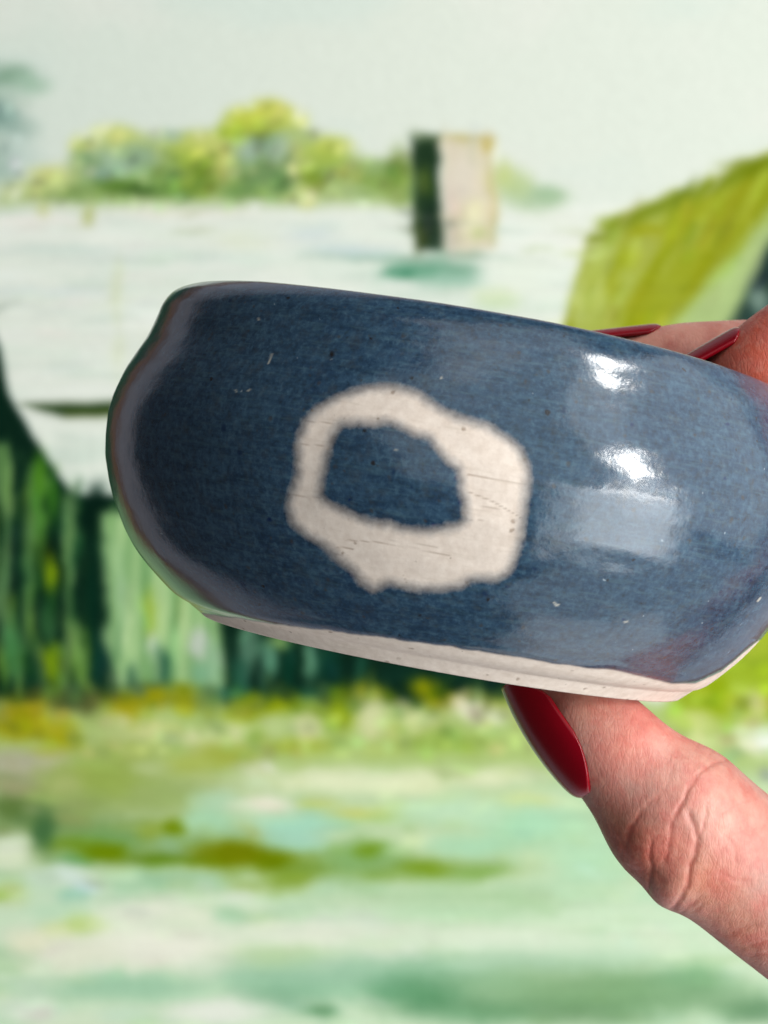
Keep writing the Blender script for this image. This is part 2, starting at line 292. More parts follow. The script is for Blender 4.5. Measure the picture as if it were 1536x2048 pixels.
# meadow
mead = sstep(1385, 1425, WY + 20 * (fbm(X / 60, Y / 200, 71) - .5))
lay(mead, (176, 196, 122)); lay(sstep(1500, 1600, WY), (196, 216, 172)); lay(sstep(1720, 1790, WY), (206, 226, 194))
low = sstep(1520, 1600, Y)
lay(low * 0.35 * sstep(0.5, 0.7, fbm(X / 110, Y / 36, 81)), (172, 212, 178)); lay(low * 0.35 * sstep(0.5, 0.7, fbm(X / 120, Y / 40, 83)), (230, 234, 208))
lay(low * 0.35 * sstep(0.52, 0.7, fbm(X / 150, Y / 40, 85)), (150, 190, 130))
md = [(50, 1420, 62, 36, (166, 152, 22)), (30, 1455, 66, 28, (156, 150, 12)), (120, 1470, 44, 32, (166, 162, 12)), (132, 1402, 34, 24, (70, 76, 42)), (178, 1405, 22, 34, (86, 92, 50)), (250, 1412, 46, 30, (166, 156, 16)),
 (300, 1390, 42, 18, (164, 160, 12)), (352, 1386, 48, 22, (162, 156, 22)), (372, 1412, 30, 18, (156, 158, 30)), (415, 1410, 26, 36, (128, 150, 84)), (520, 1410, 58, 24, (142, 156, 12)), (565, 1402, 34, 20, (146, 160, 18)), (482, 1430, 36, 16, (150, 162, 32)),
 (680, 1420, 32, 44, (140, 160, 18)), (742, 1386, 34, 20, (160, 166, 16)), (850, 1376, 34, 22, (166, 166, 12)), (890, 1402, 46, 18, (160, 156, 12)), (620, 1420, 30, 20, (120, 150, 50)), (1000, 1400, 60, 20, (165, 175, 60)), (1100, 1420, 90, 30, (190, 205, 130)),
 (235, 1440, 30, 15, (206, 206, 162)), (300, 1460, 44, 22, (214, 214, 150)), (250, 1475, 40, 16, (186, 196, 130)), (400, 1480, 40, 18, (206, 210, 158)), (470, 1468, 20, 26, (212, 216, 162)), (550, 1450, 30, 24, (190, 206, 142)), (616, 1456, 26, 32, (217, 217, 168)),
 (740, 1432, 32, 46, (216, 216, 168)), (832, 1456, 34, 26, (220, 220, 172)), (790, 1470, 30, 18, (206, 210, 140)), (942, 1416, 48, 22, (236, 231, 208)), (985, 1432, 32, 18, (226, 226, 192)), (450, 1512, 64, 28, (166, 176, 72)), (380, 1530, 50, 20, (176, 188, 96)), (600, 1492, 90, 16, (160, 175, 62)),
 (880, 1482, 104, 24, (150, 176, 80)), (760, 1500, 50, 14, (180, 195, 110)), (30, 1525, 70, 30, (182, 176, 158)), (100, 1518, 40, 22, (190, 186, 162)), (30, 1572, 60, 24, (166, 162, 124)), (28, 1616, 52, 25, (94, 120, 60)), (90, 1655, 26, 44, (76, 116, 72)),
 (60, 1636, 34, 20, (110, 140, 82)), (200, 1560, 120, 46, (156, 176, 86)), (250, 1500, 60, 20, (166, 178, 96)), (300, 1536, 42, 14, (186, 200, 140)), (330, 1592, 84, 38, (160, 180, 110)), (165, 1605, 50, 30, (150, 170, 100)), (130, 1570, 40, 26, (176, 186, 120)),
 (200, 1682, 84, 30, (122, 166, 102)), (208, 1704, 46, 20, (116, 142, 8)), (150, 1722, 50, 12, (104, 160, 92)), (300, 1722, 64, 14, (110, 146, 42)), (360, 1690, 50, 20, (150, 186, 140)), (350, 1654, 28, 18, (120, 146, 14)), (300, 1660, 30, 20, (150, 170, 70)),
 (470, 1706, 78, 23, (122, 132, 4)), (542, 1720, 42, 20, (116, 136, 6)), (420, 1727, 50, 12, (120, 140, 12)), (600, 1742, 74, 22, (126, 156, 62)), (580, 1762, 40, 14, (126, 152, 32)), (720, 1712, 84, 34, (136, 176, 110)), (738, 1700, 30, 15, (118, 152, 34)),
 (850, 1736, 54, 18, (126, 156, 36)), (962, 1746, 52, 13, (140, 176, 92)), (780, 1750, 60, 14, (136, 168, 80)), (420, 1640, 52, 28, (170, 214, 176)), (430, 1602, 50, 22, (182, 214, 180)), (530, 1610, 58, 18, (236, 232, 211)), (600, 1642, 94, 24, (170, 214, 184)),
 (592, 1680, 74, 22, (168, 214, 194)), (700, 1562, 180, 28, (225, 230, 190)), (520, 1540, 30, 14, (232, 232, 216)), (850, 1566, 90, 24, (226, 231, 188)), (1000, 1552, 84, 20, (230, 232, 196)), (640, 1606, 42, 8, (204, 210, 104)), (732, 1626, 72, 13, (206, 210, 114)),
 (900, 1622, 124, 28, (196, 226, 190)), (1060, 1602, 60, 14, (210, 220, 150)), (1062, 1652, 100, 40, (174, 220, 184)), (950, 1692, 80, 24, (172, 214, 178)), (1180, 1720, 90, 60, (185, 222, 185)), (20, 1700, 52, 36, (230, 235, 212)), (20, 1790, 36, 24, (198, 220, 150)), (0, 1796, 20, 14, (166, 196, 92)),
 (130, 1752, 64, 22, (216, 230, 220)), (172, 1776, 30, 14, (206, 224, 226)), (146, 1792, 34, 12, (160, 206, 182)), (300, 1762, 84, 20, (166, 206, 166)), (400, 1764, 60, 18, (170, 206, 166)), (282, 1822, 94, 24, (236, 235, 216)), (120, 1860, 40, 18, (220, 226, 166)), (170, 1850, 42, 20, (196, 216, 132)),
 (400, 1832, 60, 20, (232, 235, 212)), (460, 1828, 34, 18, (180, 216, 180)), (330, 1900, 124, 38, (238, 236, 219)), (150, 1912, 94, 38, (232, 232, 209)), (60, 1882, 50, 24, (235, 232, 202)), (700, 1852, 144, 28, (216, 228, 206)), (900, 1830, 124, 24, (190, 220, 180)), (600, 1880, 84, 16, (232, 236, 215)),
 (800, 1902, 90, 18, (226, 232, 211)), (560, 1922, 60, 18, (206, 226, 182)), (1000, 1880, 150, 24, (216, 230, 206)), (1200, 1902, 120, 24, (206, 226, 196)), (240, 1972, 124, 24, (164, 206, 170)), (60, 1980, 60, 22, (194, 220, 190)), (600, 1960, 150, 30, (164, 206, 170)), (780, 1972, 54, 28, (118, 170, 130)),
 (862, 1992, 64, 24, (124, 170, 130)), (1000, 1962, 90, 24, (160, 200, 160)), (1200, 1984, 150, 38, (132, 172, 122)), (1100, 1945, 90, 16, (186, 211, 170)), (60, 2022, 64, 24, (226, 232, 215)), (420, 2022, 94, 22, (233, 236, 220)), (250, 2030, 60, 16, (204, 226, 200)), (640, 2026, 44, 12, (116, 166, 126)), (1500, 2020, 80, 30, (100, 140, 102)),
 (1380, 1960, 80, 30, (135, 180, 135)), (1430, 1392, 54, 44, (150, 171, 24)), (1498, 1330, 44, 44, (160, 182, 52)), (1420, 1482, 60, 20, (216, 221, 164)), (1500, 1400, 44, 22, (216, 216, 168)), (1512, 1296, 34, 24, (172, 187, 64)), (1530, 1480, 50, 30, (231, 233, 216)), (1390, 1440, 40, 18, (205, 212, 140)), (1460, 1440, 40, 14, (170, 190, 80)),
 (1600, 1350, 90, 60, (150, 172, 40)), (1650, 1600, 140, 60, (206, 224, 180)), (1700, 1800, 140, 60, (160, 200, 160))]
poly([(1340, 1100), (2000, 1000), (2000, 1440), (1340, 1440)], (158, 178, 60), 20)
for q in [(200, 1570, 260, 70, (158, 173, 100)), (60, 1640, 120, 60, (120, 145, 88)), (160, 1675, 140, 46, (122, 152, 84)), (340, 1690, 190, 44, (134, 162, 88)), (520, 1712, 130, 32, (120, 140, 24)), (720, 1725, 150, 34, (138, 170, 96)), (900, 1740, 130, 24, (138, 170, 90)),
          (700, 1965, 220, 40, (150, 192, 156)), (1150, 1985, 260, 44, (136, 176, 130)), (240, 1975, 180, 28, (172, 208, 174)), (300, 1890, 260, 50, (236, 235, 216))]:
    dab(*q[:4], q[4], 0.8, soft=1.2)
for q in md: dab(*q[:4], q[4], 0.85, soft=1.0)
for q in bush[::2]: dab(q[0] + 6, q[1] + 4, q[2] * .6, q[3] * .6, q[4], 0.6, soft=0.8)
loose_strokes(380, (0, 830, 205, 415), 13, 7, -35, 1, 0.17, 0.7, 24, 6, 190)
loose_strokes(160, (-60, 1180, 425, 760), 50, 5, 0, 2, 0.03, 0.6, 60, 3)
loose_strokes(130, (1150, 1560, 330, 660), 40, 6, -62, 3, 0.08, 0.65, 22, 5, 150)
loose_strokes(130, (-60, 160, 990, 1390), 6, 40, 0, 4, 0.16, 0.6, 24, 6, 300, 0.75)
loose_strokes(150, (200, 1000, 1040, 1400), 6, 34, 0, 5, 0.14, 0.65, 26, 6)
loose_strokes(260, (-60, 1100, 1370, 1510), 16, 11, 0, 6, 0.10, 0.75, 36, 6)
loose_strokes(260, (-60, 1500, 1500, 2060), 36, 9, 3, 7, 0.045, 0.65, 50, 4)
loose_strokes(90, (1340, 1560, 1240, 1560), 20, 14, 0, 8, 0.10, 0.8, 40, 6)
loose_strokes(40, (815, 995, 262, 505), 8, 26, 0, 9, 0.07, 0.5, 12, 4)
for q in [(900, 1790, 330, 26, (172, 203, 156)), (560, 1768, 60, 20, (150, 176, 84)), (850, 1868, 380, 26, (222, 230, 206)), (620, 1862, 130, 20, (230, 232, 212)), (560, 1912, 110, 22, (192, 216, 164)), (700, 1945, 260, 34, (162, 198, 168)), (1050, 1925, 240, 22, (172, 205, 174)),
          (840, 1982, 90, 42, (96, 152, 108)), (960, 2022, 150, 32, (98, 150, 106)), (1120, 1972, 190, 38, (142, 176, 132)), (1180, 2026, 170, 30, (112, 150, 106)), (570, 1992, 90, 32, (136, 180, 146)), (640, 2022, 24, 12, (102, 146, 102)), (470, 2024, 80, 22, (230, 234, 218)), (250, 1976, 130, 20, (168, 204, 172)), (1400, 1990, 150, 40, (130, 168, 124))]:
    dab(*q[:4], q[4], 0.72, soft=1.3)
for q in [(160, 1690, 60, 16, (120, 150, 30)), (208, 1704, 44, 18, (112, 136, 4)), (470, 1706, 80, 22, (118, 128, 0)), (545, 1722, 40, 18, (112, 132, 2)), (350, 1654, 24, 15, (116, 140, 8)), (330, 1722, 80, 10, (104, 138, 30)),
          (420, 2024, 90, 20, (236, 238, 224)), (700, 1562, 150, 18, (228, 232, 194)), (530, 1610, 50, 14, (238, 234, 214)), (90, 1655, 22, 38, (72, 112, 68)), (600, 1650, 80, 16, (168, 216, 190))]:
    dab(*q[:4], q[4], 0.7, soft=0.9)
# shaded trees close the picture on the far left
poly([(-1000, -700), (-110, -700), (-70, 300), (-90, 700), (-60, 1180), (-1000, 1200)], (48, 82, 62), 26)
lay((X < -60) * (Y < 1150) * 0.6 * sstep(0.5, 0.7, fbm(X / 60, Y / 60, 131)), (86, 120, 84))
poly([(-1000, 1180), (-60, 1180), (-60, 2600), (-1000, 2600)], (150, 186, 140), 30, .8)
# wet-in-wet: the strokes are blended into each other
kk = np.exp(-0.5 * (np.arange(-7, 8) / 1.1) ** 2); kk /= kk.sum()
pad = np.pad(img, ((7, 7), (7, 7), (0, 0)), mode='edge')
pad = sum(k_ * pad[i_:i_ + img.shape[0]] for i_, k_ in enumerate(kk))
img = sum(k_ * pad[:, i_:i_ + img.shape[1]] for i_, k_ in enumerate(kk))
# bristle marks everywhere
horiz = np.where((Y > 860) & (Y < 1400) & (X < 1150), bris_v, bris_h)
img = np.clip((img - 165) * 1.08 + 165, 0, 255)
img = np.clip(img * (1 + 0.03 * (horiz[..., None] - 0.5) * 2 * sstep(380, 460, Y)[..., None]) , 0, 255)
img = img + 4 * (fbm(X / 7, Y / 7, 91, 2)[..., None] - 0.5) * 2
# paint tubes: slightly richer than what the camera saw
alb = lin(np.clip(img, 0, 252)) * 0.81

def srgb_to_canvas():
    m, nt, bs = new_mat('painted_canvas')
    a = node(nt, 'ShaderNodeVertexColor', layer_name='paint')
    nt.links.new(a.outputs['Color'], bs.inputs['Base Color'])
    tc = node(nt, 'ShaderNodeTexCoord')
    w1 = node(nt, 'ShaderNodeTexWave', i_Scale=180.0, i_Distortion=0.6); w1.bands_direction = 'X'
    w2 = node(nt, 'ShaderNodeTexWave', i_Scale=180.0, i_Distortion=0.6); w2.bands_direction = 'Z'
    for w in (w1, w2): nt.links.new(tc.outputs['Object'], w.inputs['Vector'])
    h = math_n(nt, 'ADD', w1.outputs['Fac'], w2.outputs['Fac'])
    h = math_n(nt, 'ADD', h, math_n(nt, 'MULTIPLY', noise(nt, tc.outputs['Object'], 160, 4), 3.0))
    b = node(nt, 'ShaderNodeBump', i_Strength=0.06, i_Distance=0.0006); nt.links.new(h, b.inputs['Height'])
    nt.links.new(b.outputs[0], bs.inputs['Normal'])
    bs.inputs['Roughness'].default_value = 0.9; bs.inputs['Specular IOR Level'].default_value = 0.05
    return m
m_canvas = srgb_to_canvas()
ny, nx = X.shape
sc_ = PD / FPX
cxp, cyp = 768.0, 1024.0
front = np.stack([(X - cxp) * sc_, np.zeros_like(X), (cyp - Y) * sc_], -1).reshape(-1, 3)
idx = np.arange(nx * ny).reshape(ny, nx)
fq = np.stack([idx[:-1, :-1], idx[1:, :-1], idx[1:, 1:], idx[:-1, 1:]], -1).reshape(-1, 4)
ring = np.concatenate([idx[0, :], idx[1:, -1], idx[-1, -2::-1], idx[-2:0:-1, 0]])
back = front[ring] + np.array([0, 18.0, 0]); nb = len(front)
rb = nb + np.arange(len(ring))
side = np.stack([ring, np.roll(ring, -1), np.roll(rb, -1), rb], -1)
painting = mesh_from('canvas_painting', np.concatenate([front, back]), np.concatenate([fq, side]), m_canvas, loc=(0, PD * MM, CAMZ))
set_color(painting, 'paint', np.concatenate([alb.reshape(-1, 3), alb.reshape(-1, 3)[ring]]))
tag(painting, 'blurred landscape painting in greens with pale lake, hut, bushes and meadow behind the dish', 'painting')

# its wooden frame and the wall it hangs on
def wood_material():
    m, nt, bs = new_mat('brown_wood')
    tc = node(nt, 'ShaderNodeTexCoord')
    mp = node(nt, 'ShaderNodeMapping'); mp.inputs['Scale'].default_value = (1, 1, 0.12); nt.links.new(tc.outputs['Object'], mp.inputs['Vector'])
    nt.links.new(mixc(nt, noise(nt, mp.outputs[0], 120, 5), lin((96, 62, 40)), lin((150, 104, 70))), bs.inputs['Base Color'])
    bs.inputs['Roughness'].default_value = 0.5
    return m
def wall_material():
    m, nt, bs = new_mat('wall_paint')
    tc = node(nt, 'ShaderNodeTexCoord')
    nt.links.new(mixc(nt, noise(nt, tc.outputs['Object'], 3, 4), lin((160, 156, 165)), lin((176, 172, 180))), bs.inputs['Base Color'])
    bs.inputs['Roughness'].default_value = 0.85
    return m
m_wood = wood_material(); m_wall = wall_material()
px0, px1 = (gx[0] - cxp) * sc_, (gx[-1] - cxp) * sc_; pz1, pz0 = (cyp - gy[0]) * sc_, (cyp - gy[-1]) * sc_
FW = 100.0
def rail(x0, x1, z0, z1):
    b = 5.0; y0, y1 = -10.0, 20.0
    v = [(x0, y1, z0), (x1, y1, z0), (x1, y1, z1), (x0, y1, z1), (x0, y0 + b, z0), (x1, y0 + b, z0), (x1, y0 + b, z1), (x0, y0 + b, z1),
         (x0 + b, y0, z0 + b), (x1 - b, y0, z0 + b), (x1 - b, y0, z1 - b), (x0 + b, y0, z1 - b)]
    f = [(0, 3, 2, 1), (0, 1, 5, 4), (1, 2, 6, 5), (2, 3, 7, 6), (3, 0, 4, 7), (4, 5, 9, 8), (5, 6, 10, 9), (6, 7, 11, 10), (7, 4, 8, 11), (8, 9, 10, 11)]
    return mesh_from('frame_rail', v, f, m_wood, painting, smooth=False)
rail(px0 - FW, px0 - 0.3, pz0 - FW, pz1 + FW); rail(px1 + 0.3, px1 + FW, pz0 - FW, pz1 + FW)
rail(px0 - 0.3, px1 + 0.3, pz1 + 0.3, pz1 + FW); rail(px0 - 0.3, px1 + 0.3, pz0 - FW, pz0 - 0.3)
wall = mesh_from('wall', [(-800, 0, -1400), (2200, 0, -1400), (2200, 0, 1400), (-800, 0, 1400)], [(0, 1, 2, 3)], m_wall, loc=(0, (PD + 22) * MM, CAMZ), smooth=False)
wall['kind'] = 'structure'

# ------------------------------------------------------------------ the ceramic dish
TILT = math.radians(10.0)
FOOT = P(885, 1309, 242.5)
Lz = [(0.0, 30.3), (1.3, 32.4), (2.6, 35.0), (6.7, 39.8), (11.2, 42.8), (15.4, 44.6), (18.4, 45.4), (22.8, 45.7), (27.5, 44.75), (32.7, 42.75), (36.2, 41.9), (38.1, 41.4), (39.6, 40.5), (40.6, 39.0), (40.9, 37.8)]
Rz = [(0.0, 29.7), (1.5, 31.3), (2.6, 33.0), (6.7, 36.4), (11.2, 39.2), (15.4, 41.3), (18.4, 42.3), (22.8, 43.0), (27.5, 42.9), (32.7, 41.7), (36.2, 40.5), (38.1, 39.6), (39.6, 38.7), (40.6, 37.9), (40.9, 37.4)]
Cz = [(0.0, 29.7), (1.5, 31.3), (2.6, 34.3), (6.7, 38.8), (11.2, 41.8), (15.4, 43.6), (18.4, 44.4), (22.8, 44.8), (27.5, 44.1), (32.7, 42.4), (36.2, 41.0), (38.1, 40.1), (39.6, 39.1), (40.6, 38.2), (40.9, 37.5)]
def lower_rim(p, top):
    return [(z if z < 24 else 24 + (z - 24) * (top - 24) / (40.9 - 24), r) for z, r in p]
Lz, Cz, Rz = lower_rim(Lz, 39.8), lower_rim(Cz, 38.8), lower_rim(Rz, 37.9)
def dense(pr, n):
    """resample a profile smoothly by arc length; the foot chamfer stays crisp"""
    pr = np.array(pr, float)
    def cr(p, k):
        out = []
        for i in range(len(p) - 1):
            p0 = p[max(i - 1, 0)]; p1 = p[i]; p2 = p[i + 1]; p3 = p[min(i + 2, len(p) - 1)]
            t = np.linspace(0, 1, k, endpoint=False)[:, None]
            out.append(0.5 * ((2 * p1) + (-p0 + p2) * t + (2 * p0 - 5 * p1 + 4 * p2 - p3) * t ** 2 + (-p0 + 3 * p1 - 3 * p2 + p3) * t ** 3))
        out.append(p[-1:]); return np.concatenate(out)
    body = cr(pr[1:], 24); p = np.concatenate([pr[:1], body])
    s = np.concatenate([[0], np.cumsum(np.linalg.norm(np.diff(p, axis=0), axis=1))])
    t = np.linspace(0, s[-1], n)
    return np.stack([np.interp(t, s, p[:, 0]), np.interp(t, s, p[:, 1])], -1)
NZ = 290
pl, pr_, pc = dense(Lz, NZ), dense(Rz, NZ), dense(Cz, NZ)
# fine angular steps on the side that is seen, coarse ones behind (angle 0 = towards the camera, + = right)
ths = np.concatenate([np.linspace(-1.75, 1.75, 760, endpoint=False), np.linspace(1.75, 2 * math.pi - 1.75, 150, endpoint=False)])
TH, KI = np.meshgrid(ths, np.arange(NZ), indexing='ij')
sx_ = np.sin(TH)
wl_ = np.clip(-sx_, 0, 1) ** 1.5; wr_ = np.clip(sx_, 0, 1) ** 1.5; wc_ = 1 - wl_ - wr_
prof = wl_[..., None] * pl[KI] + wr_[..., None] * pr_[KI] + wc_[..., None] * pc[KI]
ZZ = prof[..., 0]; RR = prof[..., 1]
# hand-made unevenness
RR = RR + 0.22 * np.sin(3 * TH + 0.6) * sstep(4, 20, ZZ) + 0.30 * (fbm((TH + 4) * 3.0, ZZ / 7, 101, 3) - 0.5) * sstep(2, 6, ZZ)
RR = RR + 0.075 * (fbm((TH + 4) * 13, ZZ / 2.6, 107, 3) - 0.5) * sstep(3, 8, ZZ)
RR = RR + 0.006 * np.sin(ZZ * 2.3 + 1.5 * np.sin(TH * 2)) * sstep(3, 8, ZZ)
ZZ = ZZ + 0.30 * np.sin(2 * TH + 1.1) * sstep(30, 41, ZZ) + 0.25 * (fbm((TH + 4) * 2.2, ZZ * 0, 103, 2) - 0.5) * sstep(30, 41, ZZ)
loc = np.stack([RR * np.sin(TH), -RR * np.cos(TH), ZZ], -1)
ROT = np.array(Matrix.Rotation(TILT, 3, 'Y'))
wpos = loc.reshape(-1, 3) @ ROT.T + FOOT
qx, qy = to_px(wpos)
frontv = (np.cos(TH) > 0.0).ravel()
def zz(l, ox, oy, f): return [(ox + a / f, oy + b / f) for a, b in l]
O_out = zz([(480, 120), (600, 95), (700, 100), (820, 140), (920, 210), (1020, 260), (1180, 310), (1290, 370), (1370, 440), (1405, 520), (1410, 620), (1390, 760), (1375, 900), (1350, 1010), (1300, 1110), (1240, 1140), (1100, 1140), (1040, 1180), (950, 1195), (820, 1195), (740, 1180), (660, 1160), (570, 1200), (510, 1160), (460, 1090), (380, 1030), (310, 960), (200, 900), (130, 830), (110, 740), (130, 660), (160, 580), (160, 480), (160, 400), (200, 290), (260, 220), (360, 160)], 540, 740, 2.743)
O_in = zz([(390, 290), (480, 285), (560, 290), (640, 275), (710, 300), (790, 345), (880, 370), (930, 430), (980, 490), (1045, 540), (1055, 640), (1075, 740), (1080, 820), (1040, 860), (940, 875), (860, 885), (740, 880), (660, 850), (560, 840), (480, 810), (380, 770), (300, 730), (265, 690), (280, 600), (300, 500), (320, 420), (350, 340)], 540, 740, 2.743)
wob = 7 * (fbm(qx / 16, qy / 16, 111, 3) - 0.5)
dO = np.full(qx.shape, 99.0)
sel = frontv & (qx > 500) & (qx < 1140) & (qy > 700) & (qy < 1260)
dO[sel] = np.maximum(sdf(qx[sel], qy[sel], O_out), -sdf(qx[sel], qy[sel], O_in)) + wob[sel]
gl = np.array([(300, 1212), (380, 1223), (440, 1233), (520, 1244), (700, 1268), (860, 1288), (1000, 1310), (1100, 1326), (1180, 1338), (1225, 1339), (1280, 1353), (1340, 1367), (1390, 1366), (1440, 1345), (1540, 1260)], float)
dF_front = (np.interp(qx, gl[:, 0], gl[:, 1]) - qy) + 5 * (fbm(qx / 30, qy / 200, 113, 3) - 0.5)
zl = 2.4 + 0.8 * np.sin(TH.ravel() * 2 + 1)
dF_back = (loc[..., 2].ravel() - zl) * 16
wf = sstep(-0.05, 0.12, np.cos(TH.ravel()))
dF = np.where(ZZ.ravel() > 9, 99.0, dF_front * wf + dF_back * (1 - wf))
bare_O = 1 - sstep(-28, 28, dO); bare_F = 1 - sstep(-3, 5, dF)
bare = np.maximum(bare_O, bare_F)
# the glaze is a real coat: bare clay lies lower
nrm_r = np.stack([np.sin(TH), -np.cos(TH), TH * 0], -1).reshape(-1, 3)
coat = 0.10 * (1 - bare) + 0.10 * np.exp(-((dF - 9) / 7) ** 2)
lv = loc.reshape(-1, 3) + nrm_r * coat[:, None] * sstep(0.4, 2.0, ZZ.ravel())[:, None]
na = len(ths)
gid = np.arange(na * NZ).reshape(na, NZ)
gn = np.roll(gid, -1, axis=0)
fo = np.stack([gid[:, :-1], gn[:, :-1], gn[:, 1:], gid[:, 1:]], -1).reshape(-1, 4)

# inside of the dish and underside (coarse rings that share the rim / foot loop)
def rings(start_loop, prof_list, base):
    verts = []; faces = []; prev = start_loop
    for (z, r) in prof_list:
        ids = base + len(verts) * na + np.arange(na)
        verts.append(np.stack([r * np.sin(ths), -r * np.cos(ths), np.full(na, z)], -1))
        faces.append(np.stack([prev, np.roll(prev, -1), np.roll(ids, -1), ids], -1)); prev = ids
    return np.concatenate(verts), np.concatenate(faces)
inner = [(38.3, 37.0), (37.6, 36.6), (35, 37.4), (32, 38.6), (27, 40.0), (22, 40.2), (16, 39.0), (11, 36.0), (7.5, 31.0), (6, 25), (5.6, 15), (5.5, 4), (5.5, 0.2)]
under = [(0.0, 28.6), (0.5, 26.5), (0.9, 25.4), (1.0, 16), (1.0, 4), (1.0, 0.2)]
vi, fi = rings(gid[:, -1], inner, len(lv))
vu, fu = rings(gid[:, 0], under, len(lv) + len(vi))
fu = fu[:, ::-1]
allv = np.concatenate([lv, vi, vu]); allf = np.concatenate([fo, fi, fu])
bare_all = np.concatenate([bare, np.zeros(len(vi)), np.ones(len(vu))])
dO_all = np.concatenate([dO, np.full(len(vi) + len(vu), 99.0)]); dF_all = np.concatenate([dF, np.full(len(vi), 99.0), np.full(len(vu), -9.0)])

def dish_material():
    m, nt, bs = new_mat('glazed_stoneware')
    tc = node(nt, 'ShaderNodeTexCoord'); O = tc.outputs['Object']
    a = node(nt, 'ShaderNodeAttribute', attribute_name='bare'); bareS = a.outputs['Fac']
    # -- glaze colour
    n_big = noise(nt, O, 55, 3); n_mid = noise(nt, O, 420, 5, 0.65); n_fine = noise(nt, O, 1300, 7, 0.78)
    mp = node(nt, 'ShaderNodeMapping'); mp.inputs['Scale'].default_value = (1, 1, 9); nt.links.new(O, mp.inputs['Vector'])
    n_str = noise(nt, mp.outputs[0], 130, 4, 0.6)
    c = mixc(nt, ramp(nt, n_big, [(0.35, 0.0), (0.68, 1.0)]), lin((50, 69, 102)), lin((64, 80, 108)))
    c = mixc(nt, ramp(nt, n_mid, [(0.38, 0.0), (0.66, 0.8)]), c, lin((76, 94, 122)))
    c = mixc(nt, ramp(nt, n_str, [(0.44, 0.0), (0.66, 0.75)]), c, lin((44, 62, 90)))
    c = mixc(nt, ramp(nt, n_fine, [(0.50, 0.0), (0.68, 0.6)]), c, lin((112, 128, 152)))
    c = mixc(nt, ramp(nt, n_fine, [(0.34, 0.8), (0.48, 0.0)]), c, lin((42, 50, 64)))
    n_str2 = noise(nt, mp.outputs[0], 310, 5, 0.65)
    c = mixc(nt, ramp(nt, n_str2, [(0.50, 0.0), (0.70, 0.5)]), c, lin((98, 114, 132)))
    c = mixc(nt, 1.0, c, (0.45, 0.66, 0.62), 'MULTIPLY')
    c = mixc(nt, ramp(nt, noise(nt, O, 640, 6, 0.72), [(0.50, 0.0), (0.72, 0.4)]), c, lin((62, 64, 62)))
    # iron speckle
    def specks(scale, r0, r1, seed):
        v = node(nt, 'ShaderNodeTexVoronoi', i_Scale=scale); v.inputs['Randomness'].default_value = 1.0
        mp2 = node(nt, 'ShaderNodeMapping'); mp2.inputs['Location'].default_value = (seed, seed * 2, seed * 3); nt.links.new(O, mp2.inputs['Vector'])
        d = node(nt, 'ShaderNodeMix'); d.data_type = 'VECTOR'; d.inputs[0].default_value = 0.0006
        nz = node(nt, 'ShaderNodeTexNoise', i_Scale=1500.0); nt.links.new(mp2.outputs[0], nz.inputs['Vector'])
        nt.links.new(mp2.outputs[0], d.inputs[4]); nt.links.new(nz.outputs['Color'], d.inputs[5])
        nt.links.new(d.outputs[1], v.inputs['Vector'])
        sep = node(nt, 'ShaderNodeSeparateColor'); nt.links.new(v.outputs['Color'], sep.inputs[0])
        lim = math_n(nt, 'MULTIPLY', math_n(nt, 'POWER', sep.outputs[0], 6.0), r1)
        return math_n(nt, 'SUBTRACT', 1.0, math_n(nt, 'SMOOTHSTEP' if False else 'DIVIDE', v.outputs['Distance'], math_n(nt, 'ADD', lim, r0)), clamp=True), sep
    s1, _ = specks(420, 0.01, 0.16, 0.0)
    s2, _ = specks(900, 0.02, 0.36, 1.7)
    s3, _ = specks(430, 0.01, 0.24, 3.1)
    s4, _ = specks(560, 0.005, 0.13, 5.3)
    c = mixc(nt, ramp(nt, s2, [(0.0, 0.0), (0.6, 0.6)]), c, lin((58, 52, 44)))
    c = mixc(nt, ramp(nt, s3, [(0.0, 0.0), (0.5, 0.7)]), c, lin((10, 34, 64)))
    c = mixc(nt, ramp(nt, s1, [(0.0, 0.0), (0.35, 0.9)]), c, lin((34, 30, 30)))
    c = mixc(nt, ramp(nt, s4, [(0.1, 0.0), (0.6, 0.5)]), c, lin((170, 182, 190)))
    # the biggest iron spots and lint sit where the kiln put them
    aS = node(nt, 'ShaderNodeAttribute', attribute_name='spot')
    c = mixc(nt, aS.outputs['Fac'], c, lin((26, 22, 20)))
    aB = node(nt, 'ShaderNodeAttribute', attribute_name='cobalt')
    c = mixc(nt, aB.outputs['Fac'], c, lin((8, 34, 72)))
    aL = node(nt, 'ShaderNodeAttribute', attribute_name='lint')
    c = mixc(nt, aL.outputs['Fac'], c, lin((180, 176, 164)))
    # -- clay colour
    k = mixc(nt, ramp(nt, noise(nt, O, 900, 4, 0.7), [(0.35, 0.0), (0.7, 1.0)]), lin((210, 194, 180)), lin((226, 212, 199)))
    k = mixc(nt, ramp(nt, noise(nt, mp.outputs[0], 260, 3), [(0.55, 0.0), (0.75, 0.35)]), k, lin((188, 172, 154)))
    k = mixc(nt, ramp(nt, s2, [(0.1, 0.0), (0.6, 0.55)]), k, lin((120, 96, 74)))
    aC = node(nt, 'ShaderNodeAttribute', attribute_name='scratch')
    k = mixc(nt, aC.outputs['Fac'], k, lin((146, 124, 106)))
    # brown halo where the glaze thins out
    halo = ramp(nt, math_n(nt, 'ADD', bareS, math_n(nt, 'MULTIPLY', math_n(nt, 'SUBTRACT', n_mid, 0.5), 0.35)), [(0.18, 0.0), (0.40, 0.22), (0.62, 0.0)])
    edge = math_n(nt, 'ADD', bareS, math_n(nt, 'MULTIPLY', math_n(nt, 'SUBTRACT', n_fine, 0.5), 0.35))
